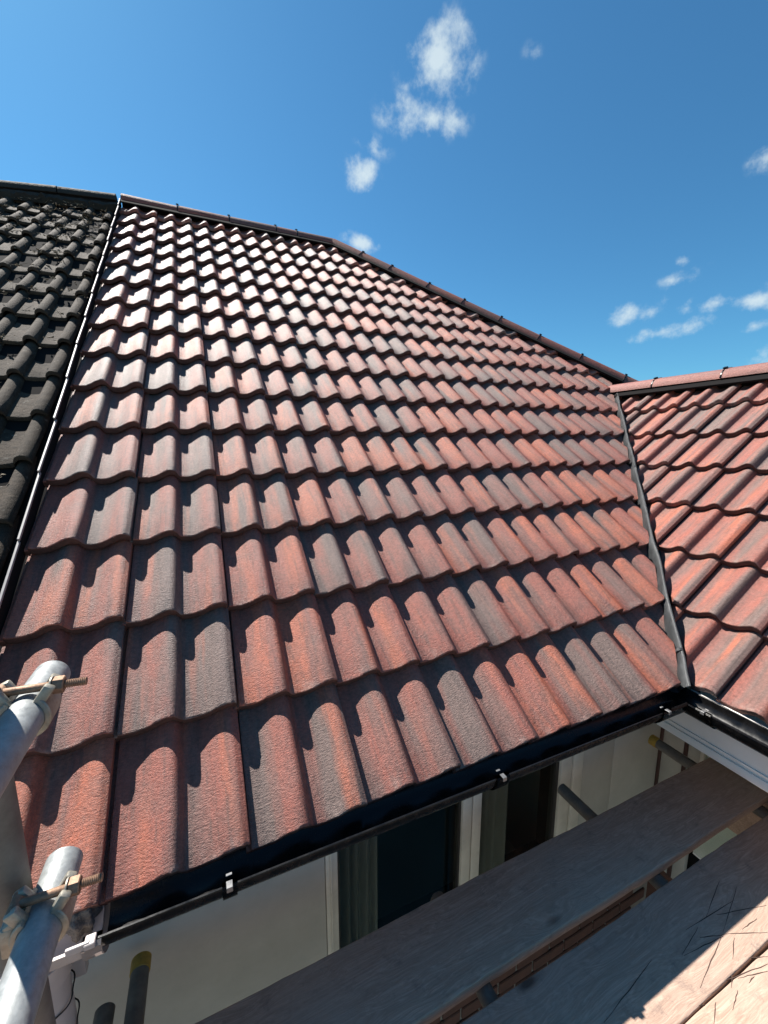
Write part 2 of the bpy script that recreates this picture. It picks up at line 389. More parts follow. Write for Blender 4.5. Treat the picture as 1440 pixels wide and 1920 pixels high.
def tile_matrix(S, a, k, drop=0.0, jit=True, tilt=STEP, dn=0.0):
    al = math.asin(tilt/G); es = S.es*math.cos(al) - S.en*math.sin(al); en = S.en*math.cos(al) + S.es*math.sin(al)
    p = S.pt(a, k, dn) - Vector((0,0,drop))
    M = Matrix.Identity(4)
    for i in range(3): M[i][0] = S.ex[i]; M[i][1] = es[i]; M[i][2] = en[i]; M[i][3] = p[i]
    if jit:
        M = M @ Matrix.Translation((rt.gauss(0,.0010), rt.gauss(0,.0022), abs(rt.gauss(0,.0014)))) @ Matrix.Rotation(rt.gauss(0,.0040), 4, 'Z') @ Matrix.Rotation(rt.gauss(0,.003), 4, 'Y')
    return M
def cut_tile(me, M, planes):
    """planes: (point, normal) in world; what lies on the normal's side is cut away. Returns None, the same mesh, or a cut copy."""
    Mi = M.inverted(); N3 = M.to_3x3().inverted()
    todo = []
    for p, n in planes:
        n = Vector(n)
        ds = [(M @ v.co - Vector(p)).dot(n) for v in me.vertices]
        if min(ds) >= -0.004: return None
        if max(ds) > 0: todo.append((Mi @ Vector(p), N3 @ n))
    if not todo: return me
    bm = bmesh.new(); bm.from_mesh(me)
    for p, n in todo:
        r = bmesh.ops.bisect_plane(bm, geom=bm.verts[:]+bm.edges[:]+bm.faces[:], plane_co=p, plane_no=n, clear_outer=True)
        es = [e for e in r['geom_cut'] if isinstance(e, bmesh.types.BMEdge) and e.is_valid]
        try: bmesh.ops.holes_fill(bm, edges=es, sides=0)
        except Exception: pass
    if len(bm.faces) < 3: bm.free(); return None
    me2 = bpy.data.meshes.new(me.name); bm.to_mesh(me2); bm.free()
    me2.materials.clear()
    for q in me.materials: me2.materials.append(q)
    me2.set_sharp_from_angle(angle=math.radians(42))
    return me2
def place_tiles(name, S, cols, rows, meshes, parent, planes, a0, **kw):
    for k in rows:
        for i in cols:
            dr = kw['drop'](a0 + .3*i, k) if 'drop' in kw else 0.0
            M = tile_matrix(S, a0 + .3*i, k + kw.get('koff', 0.0), dr, dn=kw.get('dn', 0.0))
            me = cut_tile(rt.choice(meshes), M, planes)
            if me is None: continue
            o = bpy.data.objects.new(name, me); COL.objects.link(o); o.matrix_basis = M; o.parent = parent

house = empty('house', (0, 0, 0)); tag(house, 'house with newly laid red double-roll tile roof, black gutter and cream upper wall', 'house')
# underlay sheets (the boarded roof itself), just below the tiles
RIDGE = Vector((0, 4.14, 3.21)); HIPA = Vector((1.1, -1.0, -0.8)); HIP0 = Vector((2.1, 4.14, 3.21)); WRX, WRZ = 4.1, 1.375
UN = -.088
def sheet(name, pts, th, mat, parent, n):
    n = Vector(n); A = [Vector(p) for p in pts]; k = len(A)
    V = A + [p - n*th for p in A]
    F = [tuple(range(k)), tuple(range(2*k-1, k-1, -1))] + [(i, i+k, (i+1) % k + k, (i+1) % k) for i in range(k)]
    bm = bmesh.new(); vs = [bm.verts.new(v) for v in V]
    for f in F: bm.faces.new([vs[i] for i in f])
    return bm_to(name, bm, mat, parent)
def mpt(X, Y, n=UN): return Vector((X, Y, Y*ST/CT)) + MAIN.en*n
hipb = HIP0 + HIPA*2.25
main_roof = sheet('main_roof', [mpt(-.02, .03), mpt(2.30, .03), mpt(4.22, 1.93), mpt(hipb.x-.1, hipb.y), mpt(2.03, 4.10), mpt(-.02, 4.10)], .02, M_UNDER, house, MAIN.en)
def wpt(X, Y, n=UN): return Vector((X, Y, (X-XW)*ST/CT)) + WING.en*n
wing_roof = sheet('wing_roof', [wpt(2.315, -1.6), wpt(4.09, -1.6), wpt(4.09, 1.8), wpt(2.315, .03)], .02, M_UNDER, house, WING.en)
# slopes turned away from the viewer: plain boarding that closes the roof
sheet('rear_slope', [(-.02,4.12,3.18),(2.1,4.12,3.18),(3.9,7.2,.7),(-.02,7.2,.7)], .02, M_UNDER, house, (0,.62,.78))
sheet('hip_slope', [(2.12,4.10,3.15),(hipb.x+.02,hipb.y,hipb.z-.06),(5.9,1.2,.3),(5.9,6.6,.3)], .02, M_UNDER, house, (.62,0,.78))
sheet('wing_rear_slope', [(4.11,1.8,WRZ-.03),(4.11,-1.6,WRZ-.03),(5.9,-1.6,-.06),(5.9,1.2,-.06)], .02, M_UNDER, house, (.62,0,.78))

r2 = 1/math.sqrt(2)
hn = Vector((1.0, 1.1, 0)).normalized()
planes_main = [((XW-.026, 0, 0), (r2, -r2, 0)), (HIP0 - hn*.045, hn), ((0, 4.105, 0), (0, 1, 0))]
planes_wing = [((XW+.026, 0, 0), (-r2, r2, 0)), ((WRX-.035, 0, 0), (1, 0, 0))]
place_tiles('roof_tile', MAIN, range(0, 16), range(0, 16), TILES, main_roof, planes_main, .008)
place_tiles('roof_tile', WING, range(-5, 6), range(0, 8), TILES, wing_roof, planes_wing, -.8077+.008)

# verge strip between the new and the old roof, one pale length to each course
for k in range(0, 16):
    al = math.asin(STEP/G)
    M = tile_matrix(MAIN, -.010, k, 0, jit=True, tilt=STEP*.3)
    L = G + .010 if k < 15 else .24
    vs = bm_to('verge_strip', box_bm((-.0035, .004, -.006), (.0035, L, .0035), .0010), M_VERGE, main_roof, None, M)
    bm_to('verge_shade_upstand', box_bm((-.0030, .005, -.06), (.0030, L-.001, -.0062), 0), M_UNDER, vs)  # black side below the strip: its deep shade put in as colour

# ridge, hip and wing-ridge tiles
def ridge_tile_mesh(L, r0, r1, mat, half=97, thick=.014):
    bm = bmesh.new(); n = 22; rings = []
    for y, ra, rb in ((0, r0, r0-thick), (L, r1, r1-thick)):
        ro = []; ri = []
        for i in range(n+1):
            a = math.radians(-half + 2*half*i/n)
            ro.append(bm.verts.new((ra*math.sin(a), y, ra*math.cos(a)))); ri.append(bm.verts.new((rb*math.sin(a), y, rb*math.cos(a))))
        rings.append((ro, ri))
    (o0, i0), (o1, i1) = rings
    for i in range(n):
        bm.faces.new((o0[i], o0[i+1], o1[i+1], o1[i])); bm.faces.new((i0[i+1], i0[i], i1[i], i1[i+1]))
        bm.faces.new((o0[i+1], o0[i], i0[i], i0[i+1])); bm.faces.new((o1[i], o1[i+1], i1[i+1], i1[i]))
    for s in (0, n): bm.faces.new((o0[s], o1[s], i1[s], i0[s]))
    bmesh.ops.recalc_face_normals(bm, faces=bm.faces)
    me = bpy.data.meshes.new('ridge_tile'); bm.to_mesh(me); bm.free(); me.materials.append(mat)
    me.polygons.foreach_set('use_smooth', [True]*len(me.polygons)); me.set_sharp_from_angle(angle=math.radians(40))
    return me
def union_mesh(r, half=99):
    """black ridge union with its small clamp, at a joint"""
    bm = bmesh.new(); n = 20
    rows = []
    for y, rr in ((-.006, r+.000), (-.004, r+.0035), (.004, r+.0035), (.006, r+.000)):
        rows.append([bm.verts.new((rr*math.sin(math.radians(-half+2*half*i/n)), y, rr*math.cos(math.radians(-half+2*half*i/n)))) for i in range(n+1)])
    for a, b in zip(rows, rows[1:]):
        for i in range(n): bm.faces.new((a[i], a[i+1], b[i+1], b[i]))
    for s in (-1, 1):
        a = math.radians(s*22)
        M = Matrix.Translation((math.sin(a)*(r+.008), 0, math.cos(a)*(r+.008))) @ Matrix.Rotation(a, 4, 'Y')
        q = box_bm((-.012, -.012, -.006), (.012, .012, .004), .002); q.transform(M)
        tmp = bpy.data.meshes.new('t'); q.to_mesh(tmp); q.free(); bm.from_mesh(tmp); bpy.data.meshes.remove(tmp)
    bmesh.ops.recalc_face_normals(bm, faces=bm.faces)
    me = bpy.data.meshes.new('ridge_union'); bm.to_mesh(me); bm.free(); me.materials.append(M_GUTTER)
    return me
UNIS = {97: union_mesh(.1105, 90), 85: union_mesh(.0845, 85), 84: union_mesh(.1105, 84)}
def axis_matrix(p, d, up=Vector((0,0,1))):
    d = Vector(d).normalized(); x = d.cross(up).normalized(); z = x.cross(d)
    M = Matrix.Identity(4)
    for i in range(3): M[i][0] = x[i]; M[i][1] = d[i]; M[i][2] = z[i]; M[i][3] = p[i]
    return M
def ridge_run(p0, d, joints, parent, mat, r=.11, half=97):
    d = Vector(d).normalized(); p0 = Vector(p0)
    cache = {}
    for a, b in zip(joints, joints[1:]):
        L = round(b - a - .004, 3)
        if L not in cache: cache[L] = ridge_tile_mesh(L, r, r*.985, mat, half)
        M = axis_matrix(p0 + d*(a+.002), d) @ Matrix.Rotation(rt.gauss(0, .006), 4, 'Z') @ Matrix.Rotation(rt.gauss(0, .004), 4, 'X')
        o = bpy.data.objects.new('ridge_tile', cache[L]); COL.objects.link(o); o.matrix_basis = M; o.parent = parent
    for b in joints[1:-1]:
        o = bpy.data.objects.new('ridge_union', UNIS[half]); COL.objects.link(o); o.matrix_basis = axis_matrix(p0 + d*b, d); o.parent = parent
ridge_run(RIDGE, (1,0,0), [-.005, .48, .965, 1.445, 1.675, 2.10], main_roof, M_RIDGE, half=84)
HL = HIPA.length
hj = [0.0]
import itertools
for t in (.245, .48, .77, 1.03, 1.295, 1.56, 1.835, 2.11, 2.3): hj.append(t*HL)
ridge_run(HIP0, HIPA, hj, main_roof, M_RIDGE, half=84)
ridge_run((WRX, 1.86, WRZ+.026), (0,-1,0), [0.0, .43, .93, 1.41, 1.89, 2.37, 2.85, 3.33], wing_roof, M_WRIDGE, r=.084, half=85)
# ridge battens: the solid black core each ridge run is bedded on
tube('ridge_batten', (.004, 4.14, 3.205), (2.10, 4.14, 3.205), .092, M_UNDER, main_roof, 20)
tube('ridge_batten', HIP0 + Vector((0,0,-.005)), HIP0 + HIPA*2.29 + Vector((0,0,-.005)), .092, M_UNDER, main_roof, 20)
tube('ridge_batten', (WRX, 1.85, WRZ+.020), (WRX, -1.45, WRZ+.020), .068, M_UNDER, wing_roof, 20)
# dry-ridge rolls: black strip tucked under each ridge run
def roll_strip(p0, p1, side, w, h, parent):
    p0, p1, side = Vector(p0), Vector(p1), Vector(side)
    d = (p1-p0).normalized(); up = side.cross(d); up = up if up.z > 0 else -up
    V = []
    for p in (p0, p1):
        V += [p, p + side*w - up*.004, p + side*w + up*h, p + up*h]
    bm = bmesh.new(); vs = [bm.verts.new(v) for v in V]
    for f in ((0,1,2,3),(7,6,5,4),(0,4,5,1),(1,5,6,2),(2,6,7,3),(3,7,4,0)): bm.faces.new([vs[i] for i in f])
    return bm_to('ridge_roll', bm, M_UNDER, parent)
roll_strip(mpt(0.0, 4.05, -.004), mpt(2.1, 4.05, -.004), -MAIN.es, .085, .010, main_roof)
hd = HIPA.normalized(); hside = (MAIN.en.cross(hd)).normalized()
if hside.x > 0: hside = -hside
hb = lambda t: (lambda p: mpt((p - hn*.088).x, (p - hn*.088).y, -.004))(HIP0 + HIPA*t)
roll_strip(hb(0.0), hb(2.12), hside, .065, .010, main_roof)
roll_strip(wpt(WRX-.060, 1.74, -.004), wpt(WRX-.060, -1.6, -.004), -WING.es, .07, .010, wing_roof)

# ------------------------------------------------------------------ valley: grey trough with a raised roll along its middle
def valley():
    vd = Vector((1,1,ST/CT)).normalized(); side = Vector((1,-1,0)).normalized(); up = side.cross(vd)
    if up.z < 0: up = -up
    base = Vector((XW, 0, 0))
    T0, T1 = -.02, 1.86
    rv = random.Random(5)
    prof = [(-.062,-.058),(-.030,-.054),(-.021,-.030),(-.0150,-.006),(-.008,.004),(-.003,.008),(.003,.008),(.006,.004),(.0085,-.006),(.013,-.030),(.024,-.054),(.062,-.058)]
    n = 46; bm = bmesh.new(); rows = []
    for j in range(n+1):
        t = T0 + (T1-T0)*j/n; wob = math.sin(t*19)*.0025 + rv.gauss(0, .0010)
        row = []
        for i, (s, h) in enumerate(prof):
            ss = s*.85 + wob*(1 if 1 < i < 10 else .3) + (rv.gauss(0, .0018) if i in (2, 3) else 0)
            if i in (2, 3): ss -= .006*max(0, math.sin(t*2*math.pi/.2346+1.0))
            row.append(bm.verts.new(base + Vector((1,1,ST/CT))*t + side*ss + up*(h*1.0)))
        rows.append(row)
    for a, b in zip(rows, rows[1:]):
        for i in range(len(prof)-1): bm.faces.new((a[i], a[i+1], b[i+1], b[i]))
    r = bmesh.ops.solidify(bm, geom=bm.faces[:], thickness=.0022)
    v = bm_to('valley_trough', bm, M_LEAD, house, 50)
    # lap joint bands in the roll
    for t in (.085, .98):
        bm = bmesh.new(); p2 = [(s*1.10, h+.0016) for s, h in prof[2:10]]
        a = [bm.verts.new(base + Vector((1,1,ST/CT))*(t-.004) + side*s + up*h) for s, h in p2]
        b = [bm.verts.new(base + Vector((1,1,ST/CT))*(t+.004) + side*s + up*h) for s, h in p2]
        for i in range(len(p2)-1): bm.faces.new((a[i], a[i+1], b[i+1], b[i]))
        bmesh.ops.solidify(bm, geom=bm.faces[:], thickness=.0015)
        bm_to('lap_joint', bm, M_LEAD, v, 50)
valley()

# ------------------------------------------------------------------ gutter
def gutter():
    RB, RO, RI = .056, .056, .0525
    def zdrop(x): return -.019 - .024*max(0, min(1, (x-.3)/1.9))
    prof = []
    for i in range(15):
        a = math.pi*i/14; prof.append((.056 - RO*math.cos(a), -RO*1.02*math.sin(a)))
    prof += [(.1135, .0015), (.1125, .004), (.1085, .004), (.1075, .001)]
    for i in range(14, -1, -1):
        a = math.pi*i/14; prof.append((.056 - RI*math.cos(a), -RI*1.02*math.sin(a) + .0))
    prof += [(.002, .0015), (0, .0015)]
    BY, BX = .052, XW+.052-.045
    st = [('m', .312), ('m', .8), ('m', 1.4), ('c', 0), ('w', -.6), ('w', -1.6)]
    bm = bmesh.new(); rows = []
    for kind, q in st:
        row = []
        for wv, z in prof:
            if kind == 'm': P = (q, BY - wv, zdrop(q) + z)
            elif kind == 'c': P = (BX - wv, BY - wv, zdrop(2.2) + z)
            else: P = (BX - wv, q, zdrop(2.2) + z)
            row.append(bm.verts.new(P))
        rows.append(row)
    k = len(prof)
    for a, b in zip(rows, rows[1:]):
        for i in range(k): bm.faces.new((a[i], a[(i+1) % k], b[(i+1) % k], b[i]))
    bm.faces.new(rows[0][::-1]); bm.faces.new(rows[-1])
    g = bm_to('gutter', bm, M_GUTTER, house, 35)
    # union brackets with their bright clips
    def strap(kind, q, wid):
        bm = bmesh.new(); R2 = .0605; rows = []
        pf = [(.056 - R2*math.cos(math.pi*i/14), -R2*1.02*math.sin(math.pi*i/14)) for i in range(15)] + [(.119, .004), (.114, .0085), (.104, .0085), (.104, .005)]
        for s in (-wid/2, wid/2):
            rows.append([bm.verts.new((q+s, BY-wv, zdrop(q)+z) if kind == 'm' else (BX-wv, q+s, zdrop(2.2)+z)) for wv, z in pf])
        for i in range(len(pf)-1): bm.faces.new((rows[0][i], rows[0][i+1], rows[1][i+1], rows[1][i]))
        bmesh.ops.solidify(bm, geom=bm.faces[:], thickness=.004)
        bm_to('gutter_union', bm, M_GUTTER, g, 35)
        z0 = zdrop(q if kind == 'm' else 2.2)
        bm = bmesh.new()
        for (w0, w1, a, b) in ((.106, .122, .0090, .0110), (.121, .1230, -.001, .0110), (.088, .094, .0080, .0100)):
            if kind == 'm': lo, hi = (q-.0065, BY-w1, z0+a), (q+.0065, BY-w0, z0+b)
            else: lo, hi = (BX-w1, q-.0065, z0+a), (BX-w0, q+.0065, z0+b)
            box_bm(lo, hi, .0006, 1, bm)
        bm_to('union_clip', bm, M_CLIP, g)
    strap('m', .552, .03); strap('m', 1.30, .045); strap('m', 2.06, .05); strap('w', -.115, .05); strap('w', -.33, .03); strap('w', -.95, .03)
    # corner piece round the mitre
    bm = bmesh.new(); R2 = .0600
    pf = [(.056 - R2*math.cos(math.pi*i/14), -R2*1.02*math.sin(math.pi*i/14)) for i in range(15)] + [(.1175, .003), (.114, .0075), (.107, .0075)]
    rows = [[bm.verts.new((2.075, BY-wv, zdrop(2.08)+z)) for wv, z in pf], [bm.verts.new((BX-wv, BY-wv, zdrop(2.2)+z)) for wv, z in pf], [bm.verts.new((BX-wv, -.10, zdrop(2.2)+z)) for wv, z in pf]]
    for a, b in zip(rows, rows[1:]):
        for i in range(len(pf)-1): bm.faces.new((a[i], a[i+1], b[i+1], b[i]))
    bmesh.ops.solidify(bm, geom=bm.faces[:], thickness=.003)
    bm_to('gutter_corner', bm, M_GUTTER, g, 35)
    # eaves felt hanging into the gutter behind the tiles
    bm = bmesh.new()
    rows = []
    for j in range(60):
        x = .02 + (2.30-.02)*j/59; wv = rt.gauss(0, .0016)
        rows.append([bm.verts.new((x, .10, -.066)), bm.verts.new((x, .045, -.088+wv*.3)), bm.verts.new((x, .026+wv, -.098+wv))])
    for a, b in zip(rows, rows[1:]):
        for i in range(2): bm.faces.new((a[i], a[i+1], b[i+1], b[i]))
    bmesh.ops.solidify(bm, geom=bm.faces[:], thickness=.002)
    bm_to('eaves_felt', bm, M_UNDER, main_roof, 40)
    return g
gutter()

# ------------------------------------------------------------------ walls, windows, fascias
WY = .35; WXW = 2.79
# main fascia + soffit, wing fascia + soffit
box('fascia_board', (.25, .058, -.105), (2.290, .078, -.045), M_GUTTER, house)
box('soffit', (.25, .080, -.106), (2.290, .36, -.094), M_WHITE, house, 0)
wf = box('fascia_board', (2.296, -1.6, -.262), (2.316, .10, -.048), M_WHITE, house)
box('fascia_bead', (2.288, -1.6, -.269), (2.2955, .10, -.236), M_WHITE, wf)
box('fascia_bead', (2.2905, -1.6, -.222), (2.2955, .10, -.2165), M_WHITE, wf, .001)
for y in (-.31, -.92):
    bm = bmesh.new(); add_tube(bm, (2.2925, y, -.165), (2.2965, y, -.165), .006, 16, bev=.001); bm_to('fixing_cap', bm, M_DIRTYGALV, wf, 35)
box('soffit', (2.318, -1.6, -.275), (2.83, .36, -.262), M_WHITE, house, 0)
# wall of the upper storey: cream panels on a dark core, with window openings left free
def wall_piece(name, x0, x1, z0, z1, mat=M_CREAM, th=.03, y=WY): return box(name, (x0, y, z0), (x1, y+th, z1), mat, house, .002)
ZT, ZS, ZB = -.108, -1.25, -1.45
wall_piece('wall_panel', -.30, .866, ZB, ZT)
wall_piece('wall_panel', .868, 2.162, ZB, ZS-.06)
wall_piece('wall_panel', 2.166, 2.40, ZB, ZT)
wall_piece('wall_panel', 2.4025, WXW, ZB, ZT)
box('wall_core', (-.30, WY+.031, GZ), (.866, WY+.25, ZT), M_UNDER, house, 0)
box('wall_core', (2.17, WY+.031, GZ), (5.7, WY+.25, -.282), M_UNDER, house, 0)
box('wall_core', (.868, WY+.031, GZ), (2.168, WY+.25, ZS-.07), M_UNDER, house, 0)
# wing wall, facing left
def wing_panel(name, y0, y1, z0=ZB, z1=-.278, mat=M_CREAM, x=WXW): return box(name, (x, y0, z0), (x+.03, y1, z1), mat, house, .002)
box('corner_joint', (WXW-.012, WY-.014, ZB), (WXW-.0005, WY-.0005, -.278), M_GROOVE, house, .001)
wing_panel('wall_panel', .232, WY-.003)
box('corner_joint', (WXW-.006, .214, ZB), (WXW+.02, .231, -.278), M_GROOVE, house, .001)
wing_panel('wall_panel', .158, .213)
win2 = bm_to('window', box_bm((WXW-.004, .140, -1.2), (WXW+.03, .157, -.279), .002), M_FRAME, house, 40)
bm_to('pane', box_bm((WXW+.008, -.50, -1.2), (WXW+.012, .139, -.279)), M_GLASS, win2)
bm_to('blind', box_bm((WXW+.05, -.52, -1.25), (WXW+.055, .15, -.279)), M_WHITE, win2)
wing_panel('wall_panel', -1.6, -.502)
box('wall_core', (WXW+.06, -1.6, GZ), (WXW+.25, WY, -.282), M_UNDER, house, 0)
# main window: outer frame, central double mullion, two panes, dark room with curtains behind
win = bm_to('window', box_bm((.8685, WY-.004, ZS-.058), (.9135, WY+.055, ZT), .003), M_FRAME, house, 40)
def fr(name, x0, x1, z0, z1, y0=WY-.004, y1=WY+.055, mat=M_FRAME, bev=.003): return bm_to(name, box_bm((x0, y0, z0), (x1, y1, z1), bev), mat, win, 40)
fr('frame_bead', .8840, .8905, ZS, ZT, WY-.012, WY-.0045, M_FRAME, .002)
fr('mullion', 1.466, 1.512, ZS, ZT); fr('mullion', 1.5165, 1.563, ZS, ZT)
fr('frame_gasket', 1.5125, 1.516, ZS, ZT, WY+.004, WY+.04, M_WIRE, 0)
fr('frame_gasket', .914, .922, ZS, ZT, WY+.010, WY+.04, M_WIRE, 0); fr('frame_gasket', 1.456, 1.4655, ZS, ZT, WY+.010, WY+.04, M_WIRE, 0)
fr('frame_gasket', 1.5635, 1.571, ZS, ZT, WY+.010, WY+.04, M_WIRE, 0); fr('frame_gasket', 2.006, 2.0275, ZS, ZT, WY+.010, WY+.04, M_WIRE, 0)
fr('frame_jamb', 2.028, 2.098, ZS, ZT); fr('frame_jamb', 2.1025, 2.1655, ZS, ZT, WY-.012, WY+.05)
fr('frame_sill', .9145, 2.0275, ZS-.058, ZS-.002, WY-.03, WY+.055)
fr('pane', .923, 1.4555, ZS-.001, ZT, WY+.022, WY+.026, M_GLASS, 0); fr('pane', 1.5715, 2.0055, ZS-.001, ZT, WY+.022, WY+.026, M_GLASS, 0)
# room behind
bm = bmesh.new()
for lo, hi in (((.80, 1.8, -1.7), (2.3, 1.83, 0)), ((.80, WY+.26, -1.7), (.83, 1.8, 0)), ((2.27, WY+.26, -1.7), (2.3, 1.8, 0)), ((.80, WY+.26, -1.73), (2.3, 1.83, -1.7)), ((.80, WY+.06, -.1065), (2.3, 1.83, -.09))): box_bm(lo, hi, 0, bm=bm)
bm_to('room_lining', bm, M_ROOM, house)
def curtain(x0, x1, y, n, label):
    bm = bmesh.new(); cols = []
    rc = random.Random(int(x0*100)); ph = rc.uniform(0, 6)
    for i in range(n*10+1):
        t = i/(n*10); x = x0 + (x1-x0)*t; yy = y + .022*math.sin(ph + t*n*2*math.pi) + .008*math.sin(t*n*5.1)
        cols.append((bm.verts.new((x, yy, ZT-.03)), bm.verts.new((x + .004*math.sin(t*9), yy*1.0 + .006*math.sin(t*n*4), ZS+.02))))
    for a, b in zip(cols, cols[1:]): bm.faces.new((a[0], b[0], b[1], a[1]))
    bmesh.ops.solidify(bm, geom=bm.faces[:], thickness=.002)
    o = bm_to('curtain', bm, M_CURTAIN, None, 60); tag(o, label, 'curtain', 'curtains behind the window under the eaves')
curtain(.93, 1.10, WY+.075, 4, 'green-grey curtain hanging in left pane beside cream wall')
curtain(1.60, 1.78, WY+.075, 3, 'narrow green-grey curtain hanging in right pane beside double mullion')
# brickwork of the lower storey, each brick laid
bw = box('brick_wall', (.40, WY-.02, -2.32), (2.80, WY+.02, ZB-.061), M_POINT, house, 0)
box('window_ledge', (.30, WY-.06, ZB-.06), (2.785, WY+.029, ZB-.001), M_FRAME, house, .004)
bme = bpy.data.meshes.new('brick'); q = box_bm((0, 0, 0), (.205, .012, .063), .004, 1); q.to_mesh(bme); q.free(); bme.materials.append(M_BRICK)
rb = random.Random(4)
for r in range(10):
    for i in range(11):
        x = .41 + i*.215 + (.1075 if r % 2 else 0)
        if x + .205 > 2.79: continue
        o = bpy.data.objects.new('brick', bme); COL.objects.link(o); o.parent = bw
        o.location = (x + rb.gauss(0,.001), WY-.030 + rb.gauss(0,.001), -2.30 + r*.075)
# the open side below the wing: outbuilding wall so the lower storey is closed
box('lower_wall', (2.80, -1.6, GZ), (2.83, WY, ZB-.003), M_BRICK, house, 0)
box('lower_wall', (-.3, WY, GZ), (2.80, WY+.03, -2.325), M_BRICK, house, 0)

# ------------------------------------------------------------------ old neighbouring roof
nb = empty('neighbouring_house', (0,0,0)); tag(nb, 'adjoining house with old dark weathered tile roof, mossy, left of the red roof', 'house')
def sag(a, k): return .085*(-a)*(k/16.0) + (.008*math.sin(k*1.7+a*5))*(k/16.0)
old_roof = sheet('old_roof', [mpt(-1.75, .03, -.15), mpt(-.022, .03, -.10), mpt(-.022, 4.10, -.10), mpt(-1.75, 4.10, -.24)], .02, M_UNDER, nb, MAIN.en)
place_tiles('old_roof_tile', MAIN, range(-6, 0), range(0, 16), OLDT, old_roof, [((0, 4.09, 0), (0, 1, 0)), ((-.05, 0, 0), (1, 0, 0))], -.062, drop=sag, koff=.42, dn=-.034)
sheet('rear_slope', [(-1.75,4.12,3.05),(-.022,4.12,3.15),(-.022,7.2,.7),(-1.75,7.2,.7)], .02, M_UNDER, nb, (0,.62,.78))
M_OLDRIDGE = simple('old_ridge_tile', (.018, .017, .013), .9, nscale=18, namp=.5, bstr=.8, bscale=40, bdist=.008, dark=(.5, (.035, .038, .022)))
oj = [0.0, .46, .92, 1.38, 1.8]
od = Vector((-1, 0, -.082)).normalized()
for a, b in zip(oj, oj[1:]):
    M = axis_matrix(Vector((-.035, 4.14, 3.195)) + od*(a+.004), od) @ Matrix.Rotation(rt.gauss(0,.012), 4, 'X')
    o = mko('ridge_tile', ridge_tile_mesh(b-a-.008, .112, .109, M_OLDRIDGE, 80), None, old_roof, None, M)
tube('ridge_batten', Vector((-.040, 4.14, 3.19)), Vector((-.040, 4.14, 3.19)) + od*1.75, .090, M_UNDER, old_roof, 20)
# mortar bedding under the old ridge
bm = bmesh.new(); rows = []
for j in range(60):
    x = -.03 - 1.7*j/59; z0 = 3.195 + (x+.035)*.082
    rows.append([bm.verts.new((x, 4.035 + rt.gauss(0,.006), z0 - .005)), bm.verts.new((x, 4.010 + rt.gauss(0,.009), z0 - .035 + rt.gauss(0,.008))), bm.verts.new((x, 4.03, z0-.085))])
for a, b in zip(rows, rows[1:]):
    for i in range(2): bm.faces.new((a[i], a[i+1], b[i+1], b[i]))
bm_to('mortar_bedding', bm, M_OLDRIDGE, old_roof, 50)
# moss, twigs and grit lying on the old roof
def debris():
    rd = random.Random(21); V = []; F = []
    def place(a, k, n): return MAIN.pt(a, k, n) - Vector((0, 0, sag(a, k)))
    for c in range(430):
        a = rd.uniform(-1.25, -.06); k = rd.choice([rd.uniform(9, 16), rd.uniform(4, 16), rd.uniform(12.5, 15.8)])
        if rd.random() < .55: k = math.floor(k) + .42 + rd.uniform(-.02, .12)   # collects at the tile noses
        for q in range(rd.randint(1, 5)):
            p = place(a + rd.gauss(0, .020), k + rd.gauss(0, .03), -.060 + rd.uniform(0, .010))
            e1 = Vector((rd.gauss(0,1), rd.gauss(0,1), rd.gauss(0,.35))).normalized(); e2 = e1.cross(Vector((rd.gauss(0,.4), rd.gauss(0,.4), 1))).normalized()
            L = rd.uniform(.004, .020); wd = rd.uniform(.002, .009)
            if rd.random() < .18: L, wd = rd.uniform(.03, .06), .0016
            b = len(V); up = e1.cross(e2)*wd*.6
            V += [p - e1*L, p + e2*wd, p + e1*L, p - e2*wd, p + up, p - up]
            F += [(b, b+1, b+4), (b+1, b+2, b+4), (b+2, b+3, b+4), (b+3, b, b+4), (b+1, b, b+5), (b+2, b+1, b+5), (b+3, b+2, b+5), (b, b+3, b+5)]
    o = mk('moss_debris', V, F, M_MOSS); tag(o, 'dry moss scraps and twigs littering the old dark roof', 'moss', kind='stuff')
debris()
